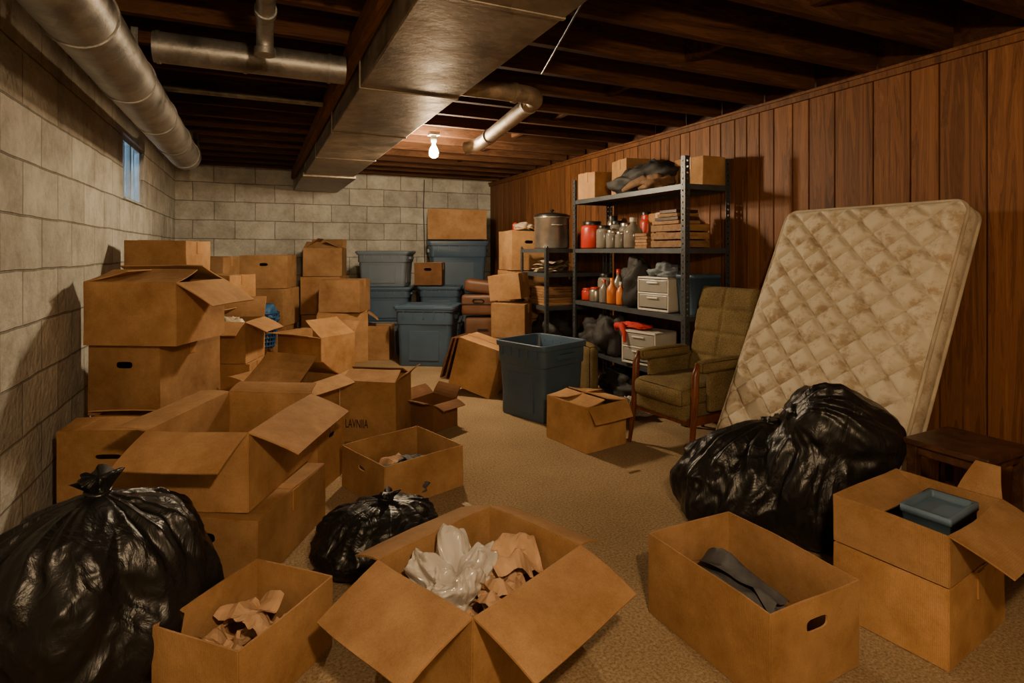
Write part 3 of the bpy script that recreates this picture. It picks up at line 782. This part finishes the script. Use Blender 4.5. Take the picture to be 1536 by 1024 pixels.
tub(-1.64, 7.48, .425, .64, .44, .42, 3, True, M_TUB)
tub(-1.66, 7.48, .87, .68, .46, .44, -3, True, M_TUB2)
tub(-.97, 7.74, 0, .56, .44, .40, 0, True, M_TUB2); tub(-.97, 7.74, .425, .56, .44, .41, 0, True, M_TUB)
tub(-.82, 8.27, 0, .82, .46, .70, 12, True, M_TUB2); tub(-.80, 8.27, .725, .86, .48, .73, 12, True, M_TUB)

# ------------------------------------------------------------------ metal rack
def rack(name, x0, x1, y0, y1, H, shelves, pw=.045):
    mb = MB(); t = .003
    for px, sx in ((x0, 1), (x1, -1)):
        for py, sy in ((y0, 1), (y1, -1)):
            for ax in (0, 1):
                for (a, wd) in ((.007, .014), (pw-.007, .014)):
                    if ax == 0: mb.box((px+sx*a, py, H/2), (wd, t, H))
                    else: mb.box((px, py+sy*a, H/2), (t, wd, H))
                zz = .01
                while zz < H:
                    if ax == 0: mb.box((px+sx*pw/2, py, zz), (pw-.02, t, .033))
                    else: mb.box((px, py+sy*pw/2, zz), (t, pw-.02, .033))
                    zz += .045
    for z in shelves:
        mb.box(((x0+x1)/2, (y0+y1)/2, z-.004), (x1-x0-.008, y1-y0-.008, .006))
        for xx in (x0+.006, x1-.006): mb.box((xx, (y0+y1)/2, z-.02), (.005, y1-y0-.01, .04))
        for yy in (y0+.006, y1-.006): mb.box(((x0+x1)/2, yy, z-.02), (x1-x0-.01, .005, .04))
    return mb.build(name, [M_RACK])
rack('metal_shelving_rack', 2.95, 3.40, 3.36, 5.02, 2.05, (.36, .83, 1.35, 1.84))
rack('metal_shelving_rack', 2.68, 3.40, 5.10, 5.70, 1.36, (.30, .76, 1.10, 1.35), .035)

def WB(name, mats, mb, **kw): return mb.build(name, mats, **kw)
CB(0, 0, 1.842, .26, .27, .25, 4, world=(3.10, 4.80), closed=True)
CB(0, 0, 1.842, .26, .30, .34, -8, world=(3.25, 4.44), closed=True)
CB(0, 0, 1.842, .24, .30, .22, 3, world=(3.26, 3.54), closed=True)
mb = MB(); mb.blob((3.10, 4.22, 1.92), (.14, .22, .10), 2, .5, 2, 0, zmin=1.846); mb.blob((3.12, 3.98, 1.95), (.15, .26, .13), 11, .5, 2, 0, zmin=1.846)
WB('dark_clothes_pile', [M_BLACKCL], mb)
mb = MB(); mb.blob((3.04, 3.82, 1.89), (.09, .16, .065), 6, .5, 2.4, 0, zmin=1.846); mb.tube([(2.99, 4.2, 1.87), (2.97, 4.05, 1.9), (2.98, 3.9, 1.93), (3.0, 3.78, 1.88)], [.02, .035, .04, .02], 10)
WB('brown_clothes_pile', [M_BROWNCL], mb)
def jar(name, x, y, z, r, h, body, lidm, fill=None):
    mb = MB()
    mb.lathe((x, y, z+.002), [(.001, 0), (r*.92, 0), (r, .012), (r, h*.72), (r*.92, h*.82), (r*.7, h*.86), (r*.7, h*.88)], 26, 0)
    if fill: mb.lathe((x, y, z+.006), [(.001, 0), (r*.9, .004), (r*.9, h*.55), (.001, h*.56)], 20, 2)
    mb.lathe((x, y, z+.002), [(r*.78, h*.86), (r*.80, h*.98), (r*.74, h), (.001, h)], 26, 1)
    mb.build(name, [body, lidm]+([fill] if fill else []))
jar('red_lidded_jar', 3.08, 4.86, 1.352, .115, .27, M_REDPL, M_BLACKPL)
jar('glass_jar', 3.06, 4.62, 1.352, .075, .22, M_GLASS, M_BLACKPL, M_BROWNCL)
jar('glass_jar', 3.24, 4.66, 1.352, .075, .27, M_GLASS, M_BLACKPL, M_NEWS)
jar('glass_jar', 3.04, 4.45, 1.352, .06, .17, M_GLASS, M_STEEL, M_GREYCL)
jar('glass_jar', 3.20, 4.45, 1.352, .07, .24, M_GLASS, M_STEEL, M_NEWS)
jar('glass_jar', 3.04, 4.31, 1.352, .055, .15, M_GLASS, M_STEEL, M_BROWNCL)
jar('paint_tin', 3.32, 4.85, 1.352, .06, .33, M_STEEL, M_BLACKPL)
jar('paint_tin', 3.33, 4.32, 1.352, .055, .34, M_BROWNCL, M_BLACKPL)
jar('red_tin', 3.24, 4.18, 1.352, .07, .30, M_REDPL, M_REDPL)
CB(0, 0, 1.352, .20, .22, .30, 5, world=(3.28, 3.98), closed=True)
def bottle(name, x, y, z, r, h, body, cap):
    mb = MB()
    mb.lathe((x, y, z+.002), [(.001, 0), (r*.9, 0), (r, .01), (r, h*.5), (r*.9, h*.62), (r*.35, h*.78), (r*.3, h*.9)], 22, 0)
    mb.lathe((x, y, z+.002), [(r*.36, h*.86), (r*.38, h), (.001, h)], 18, 1); mb.build(name, [body, cap])
bottle('glass_jug', 3.05, 4.14, 1.352, .085, .27, M_GLASS, M_WHPL)
def crate(name, x, y, z, sx, sy, h, rz=0, mats=None):
    mb = MB()
    for k in range(3):
        zz = h*(k+.5)/3
        for s in (-1, 1):
            mb.box((s*sx/2, 0, zz), (.012, sy, h/3-.012), a=random.random()); mb.box((0, s*sy/2, zz), (sx, .012, h/3-.012), a=random.random())
    for s in (-1, 1):
        for q in (-1, 1): mb.box((s*(sx/2-.015), q*(sy/2-.015), h/2), (.025, .025, h))
    mb.box((0, 0, .01), (sx, sy, .012), a=.5)
    mb.build(name, mats or [M_CRATE], (x, y, z+.001), (0, 0, rz), bevel=.001)
crate('wooden_crate', 3.12, 3.62, 1.352, .26, .38, .19)
mb = MB()
for i in range(4): mb.box((3.10+.01*i, 3.64, 1.556+.030*i), (.22, .32-.04*i, .026), i % 2, a=random.random())
WB('stacked_books', [M_CRATE, M_DWOOD], mb, bevel=.002)
mb = MB()
for i in range(5): mb.box((3.05+.006*(i % 2), 3.93, 1.362+.026*i), (.16, .16, .022), a=random.random())
WB('stacked_wood_boards', [M_CRATE], mb)
bottle('spray_bottle', 3.05, 4.47, .832, .05, .24, M_ORPL, M_ORPL); bottle('plastic_bottle', 3.05, 4.60, .832, .05, .22, M_GLASS, M_REDPL)
bottle('plastic_bottle', 3.18, 4.55, .832, .06, .32, M_GLASS, M_REDPL); bottle('plastic_bottle', 3.06, 4.34, .832, .045, .21, M_ORPL, M_WHPL)
bottle('plastic_bottle', 3.18, 4.40, .832, .05, .28, M_GLASS, M_ORPL); bottle('plastic_bottle', 3.30, 4.48, .832, .05, .34, M_GLASS, M_REDPL)
jar('red_tin', 3.05, 4.90, .832, .06, .12, M_REDPL, M_REDPL); jar('paint_tin', 3.04, 4.74, .832, .06, .14, M_STEEL, M_REDPL); jar('glass_jar', 3.2, 4.8, .832, .08, .27, M_GLASS, M_BLACKPL, M_NEWS)
jar('glass_jar', 3.26, 4.66, .832, .06, .20, M_GLASS, M_STEEL, M_BROWNCL)
mb = MB(); mb.blob((3.10, 4.13, 1.03), (.12, .13, .22), 14, .5, 2, 0, zmin=.834); WB('black_sack', [M_BLACKCL], mb)
def drawers(x, y, z, sx, sy, h, rz=0, n=2):
    mb = MB(); mb.box((0, 0, h-.008), (sx, sy, .016)); mb.box((0, 0, .008), (sx, sy, .016))
    for s in (-1, 1): mb.box((0, s*(sy/2-.006), h/2), (sx, .012, h))
    mb.box((sx/2-.006, 0, h/2), (.012, sy, h)); dh = (h-.03)/n
    for k in range(n):
        zc = .018+dh*(k+.5)
        mb.box((-sx/2+.012, 0, zc), (.02, sy-.035, dh-.022), 1); mb.box((0, 0, zc-dh/2+.012), (sx-.04, sy-.05, .01), 1)
        mb.box((-sx/2-.004, 0, zc+dh*.22), (.014, sy*.35, .014), 0)
        if k: mb.box((-sx/2+.006, 0, .018+dh*k), (.012, sy, .014), 0)
    mb.build('plastic_drawer_unit', [M_DRAW, M_DRAW2], (x, y, z+.002), (0, 0, rz), bevel=.003)
drawers(3.12, 3.80, .832, .30, .33, .28, radians(10)); drawers(3.10, 3.98, .362, .30, .36, .28, radians(14), 2)
mb = MB(); mb.blob((3.12, 3.78, 1.15), (.11, .12, .06), 17, .6, 2.5, 0, zmin=1.118); WB('grey_blue_cloth', [simple('greyblue_cloth', (.16, .19, .22), .8, scale=20, bs=.4)], mb)
mb = MB(); mb.loft([(.26, .18, 0, .03), (.30, .20, .28, .03), (.31, .21, .28, .03), (.31, .21, .31, .03), (.28, .18, .31, .03), (.25, .16, .03, .03)], 0); mb.build('storage_bin', [M_TUB], (3.2, 3.49, .833))
mb = MB(); mb.blob((3.10, 4.77, .47), (.15, .19, .15), 21, .5, 2, 0, zmin=.364); mb.blob((3.08, 4.48, .52), (.15, .17, .20), 23, .5, 2, 0, zmin=.364)
WB('dark_clothes_pile', [M_BLACKCL], mb)
mb = MB(); mb.blob((3.05, 4.10, .672), (.07, .16, .022), 25, .5, 2.5, 0); mb.tube([(3.0, 4.33, .6), (2.96, 4.26, .66), (2.94, 4.16, .67), (2.91, 4.08, .62), (2.90, 4.06, .54)], [.01, .03, .03, .022, .012], 10)
WB('red_scarf', [simple('red_cloth', (.45, .02, .012), .8)], mb)
mb = crumple((.13, .17, .065), 2, 120, 70); mb.build('crumpled_plastic_bag', [M_CLEAR], (2.80, 3.80, .002))
mb = MB(); mb.blob((3.14, 4.35, .08), (.15, .3, .12), 33, .6, 2.4, 0, zmin=.004); mb.blob((3.12, 3.85, .07), (.14, .2, .1), 36, .6, 2.4, 1, zmin=.004)
WB('clothes_pile', [M_BLACKCL, M_BROWNCL], mb)
mb = MB(); mb.rbox((2.80, 4.55, .24), (.12, .34, .46), .06, 0, puff=.02); WB('olive_cushion', [M_OLIVE], mb)
mb = MB()
mb.lathe((2.90, 5.38, 1.354), [(.001, 0), (.18, 0), (.188, .015), (.188, .32), (.196, .325), (.196, .335), (.19, .338)], 40, 0)
mb.lathe((2.90, 5.38, 1.354), [(.195, .338), (.198, .352), (.15, .372), (.05, .385), (.001, .386)], 40, 1)
mb.lathe((2.90, 5.38, 1.354), [(.012, .38), (.012, .40), (.025, .405), (.02, .42), (.001, .422)], 16, 1)
for s in (-1, 1): mb.tube([(2.90+s*.18*.5, 5.38-.165, 1.60), (2.90+s*.05, 5.38-.215, 1.60), (2.90, 5.38-.22, 1.6)], .007, 8)
WB('stock_pot', [M_STEEL, M_BLACKPL], mb)
mb = MB()
for i in range(6): mb.sheet((2.86+random.uniform(-.05, .1), 5.4+random.uniform(-.1, .1), 1.115+.02*i), .3, .24, 50+i, .03, 0, random.random(), 8, zmin=1.104)
WB('stacked_papers', [M_NEWS], mb)
mb = MB()
for i in range(7): mb.box((2.9+random.uniform(-.02, .02), 5.38+random.uniform(-.03, .03), .776+.027*i), (.34, .36, .024), a=random.random())
WB('stacked_magazines', [M_CRATE], mb)
mb = MB(); mb.blob((2.92, 5.40, .45), (.2, .22, .18), 41, .4, 2, 0, zmin=.305); WB('black_sack', [M_BLACKCL], mb)
mb = MB()
mb.blob((2.84, 5.95, 1.60), (.10, .10, .05), 43, .5, 2.4, 0, zmin=1.56); mb.lathe((2.76, 6.02, 1.56), [(.03, 0), (.035, .08), (.012, .1), (.001, .1)], 16, 1)
WB('small_household_clutter', [M_NEWS, M_REDPL], mb)

M_LEATH = simple('brown_leather', (.11, .045, .02), .5, bs=.3)
mb = MB()
mb.rbox((0, 0, .27), (.40, .30, .54), .03, 0); mb.box((0, -.152, .40), (.12, .02, .02), 1); mb.box((0, -.152, .27), (.40, .008, .012), 1)
place(mb, 'brown_suitcase', [M_LEATH, M_BLACKPL], -.36, 6.82, .001, 5)
mb = MB()
mb.rbox((-.01, 0, .13), (.42, .30, .24), .03, 0); mb.box((-.01, -.153, .14), (.42, .008, .012), 1); mb.rbox((.0, .02, .34), (.39, .26, .16), .05, 0, R=Matrix.Rotation(.12, 3, 'Y'))
mb.tube([(-.08, -.16, .18), (-.06, -.2, .2), (.03, -.2, .2), (.05, -.16, .18)], .01, 8, 1)
place(mb, 'travel_bag', [M_LEATH, M_BLACKPL], -.37, 6.82, .56, -4)
mb = MB()
for i in range(3):
    R = Matrix.Rotation(radians(18-i*2), 3, 'Y'); mb.box((-.05+i*.05, .0, .225), (.02, .36, .44), 0, R, a=random.random())
place(mb, 'leaning_boards', [wood('board_wood', (.06, .025, .01), (.12, .05, .02), (.17, .08, .03), (9, 2, 9), .6)], -.57, 6.0, .001, -20, bevel=.003)
CB(-2.86, 6.35, 0, .34, .34, .25, 5, closed=True)
mb = MB()
for k in range(9):
    z = .02+k*.045; rr = .15+.05*k/8; mb.tube([(rr*cos(a), rr*.85*sin(a), z) for a in [2*pi*i/24 for i in range(25)]], .008, 6, 0, False)
for i in range(24):
    a = 2*pi*i/24; mb.tube([(.15*cos(a), .15*.85*sin(a), .0), (.2*cos(a), .2*.85*sin(a), .39)], .007, 6)
mb.lathe((0, 0, 0), [(.001, .005), (.14, .005)], 20, 0); mb.blob((0, 0, .33), (.15, .13, .13), 51, .5, 2.2, 1)
place(mb, 'laundry_basket', [simple('blue_plastic', (.02, .08, .20), .4), M_BLUECL], -2.80, 6.30, .262, 0)
mb = MB(); mb.blob((0, 0, .06), (.09, .09, .09), 61, .6, 2.4, 0, zmin=0); mb.lathe((.06, .04, 0), [(.001, 0), (.03, 0), (.035, .12), (.015, .15), (.001, .15)], 16, 1)
place(mb, 'small_household_clutter', [M_NEWS, M_WHPL], -2.38, 4.80, .60, 0)
for i, (u, v, r) in enumerate(((.73, 3.42, .4), (-.22, 2.93, -.8), (-.15, 2.83, .3))):
    mb = MB(); mb.sheet((0, 0, .008), .10 if i else .09, .03 if i else .025, 70+i, .012, 0, r, 5, zmin=.003); place(mb, 'paper_scrap', [M_NEWS if i else M_PAPER], u, v, 0)

# ------------------------------------------------------------------ camera
cd = bpy.data.cameras.new('Camera'); cam = bpy.data.objects.new('Camera', cd); scene.collection.objects.link(cam)
cam.location = (0, 0, 1.33); cam.rotation_euler = (radians(90), 0, radians(-YAW))
cd.sensor_width = 36; cd.lens = 36*850/1536; cd.shift_y = -136/1536; cd.clip_start = .02
scene.camera = cam
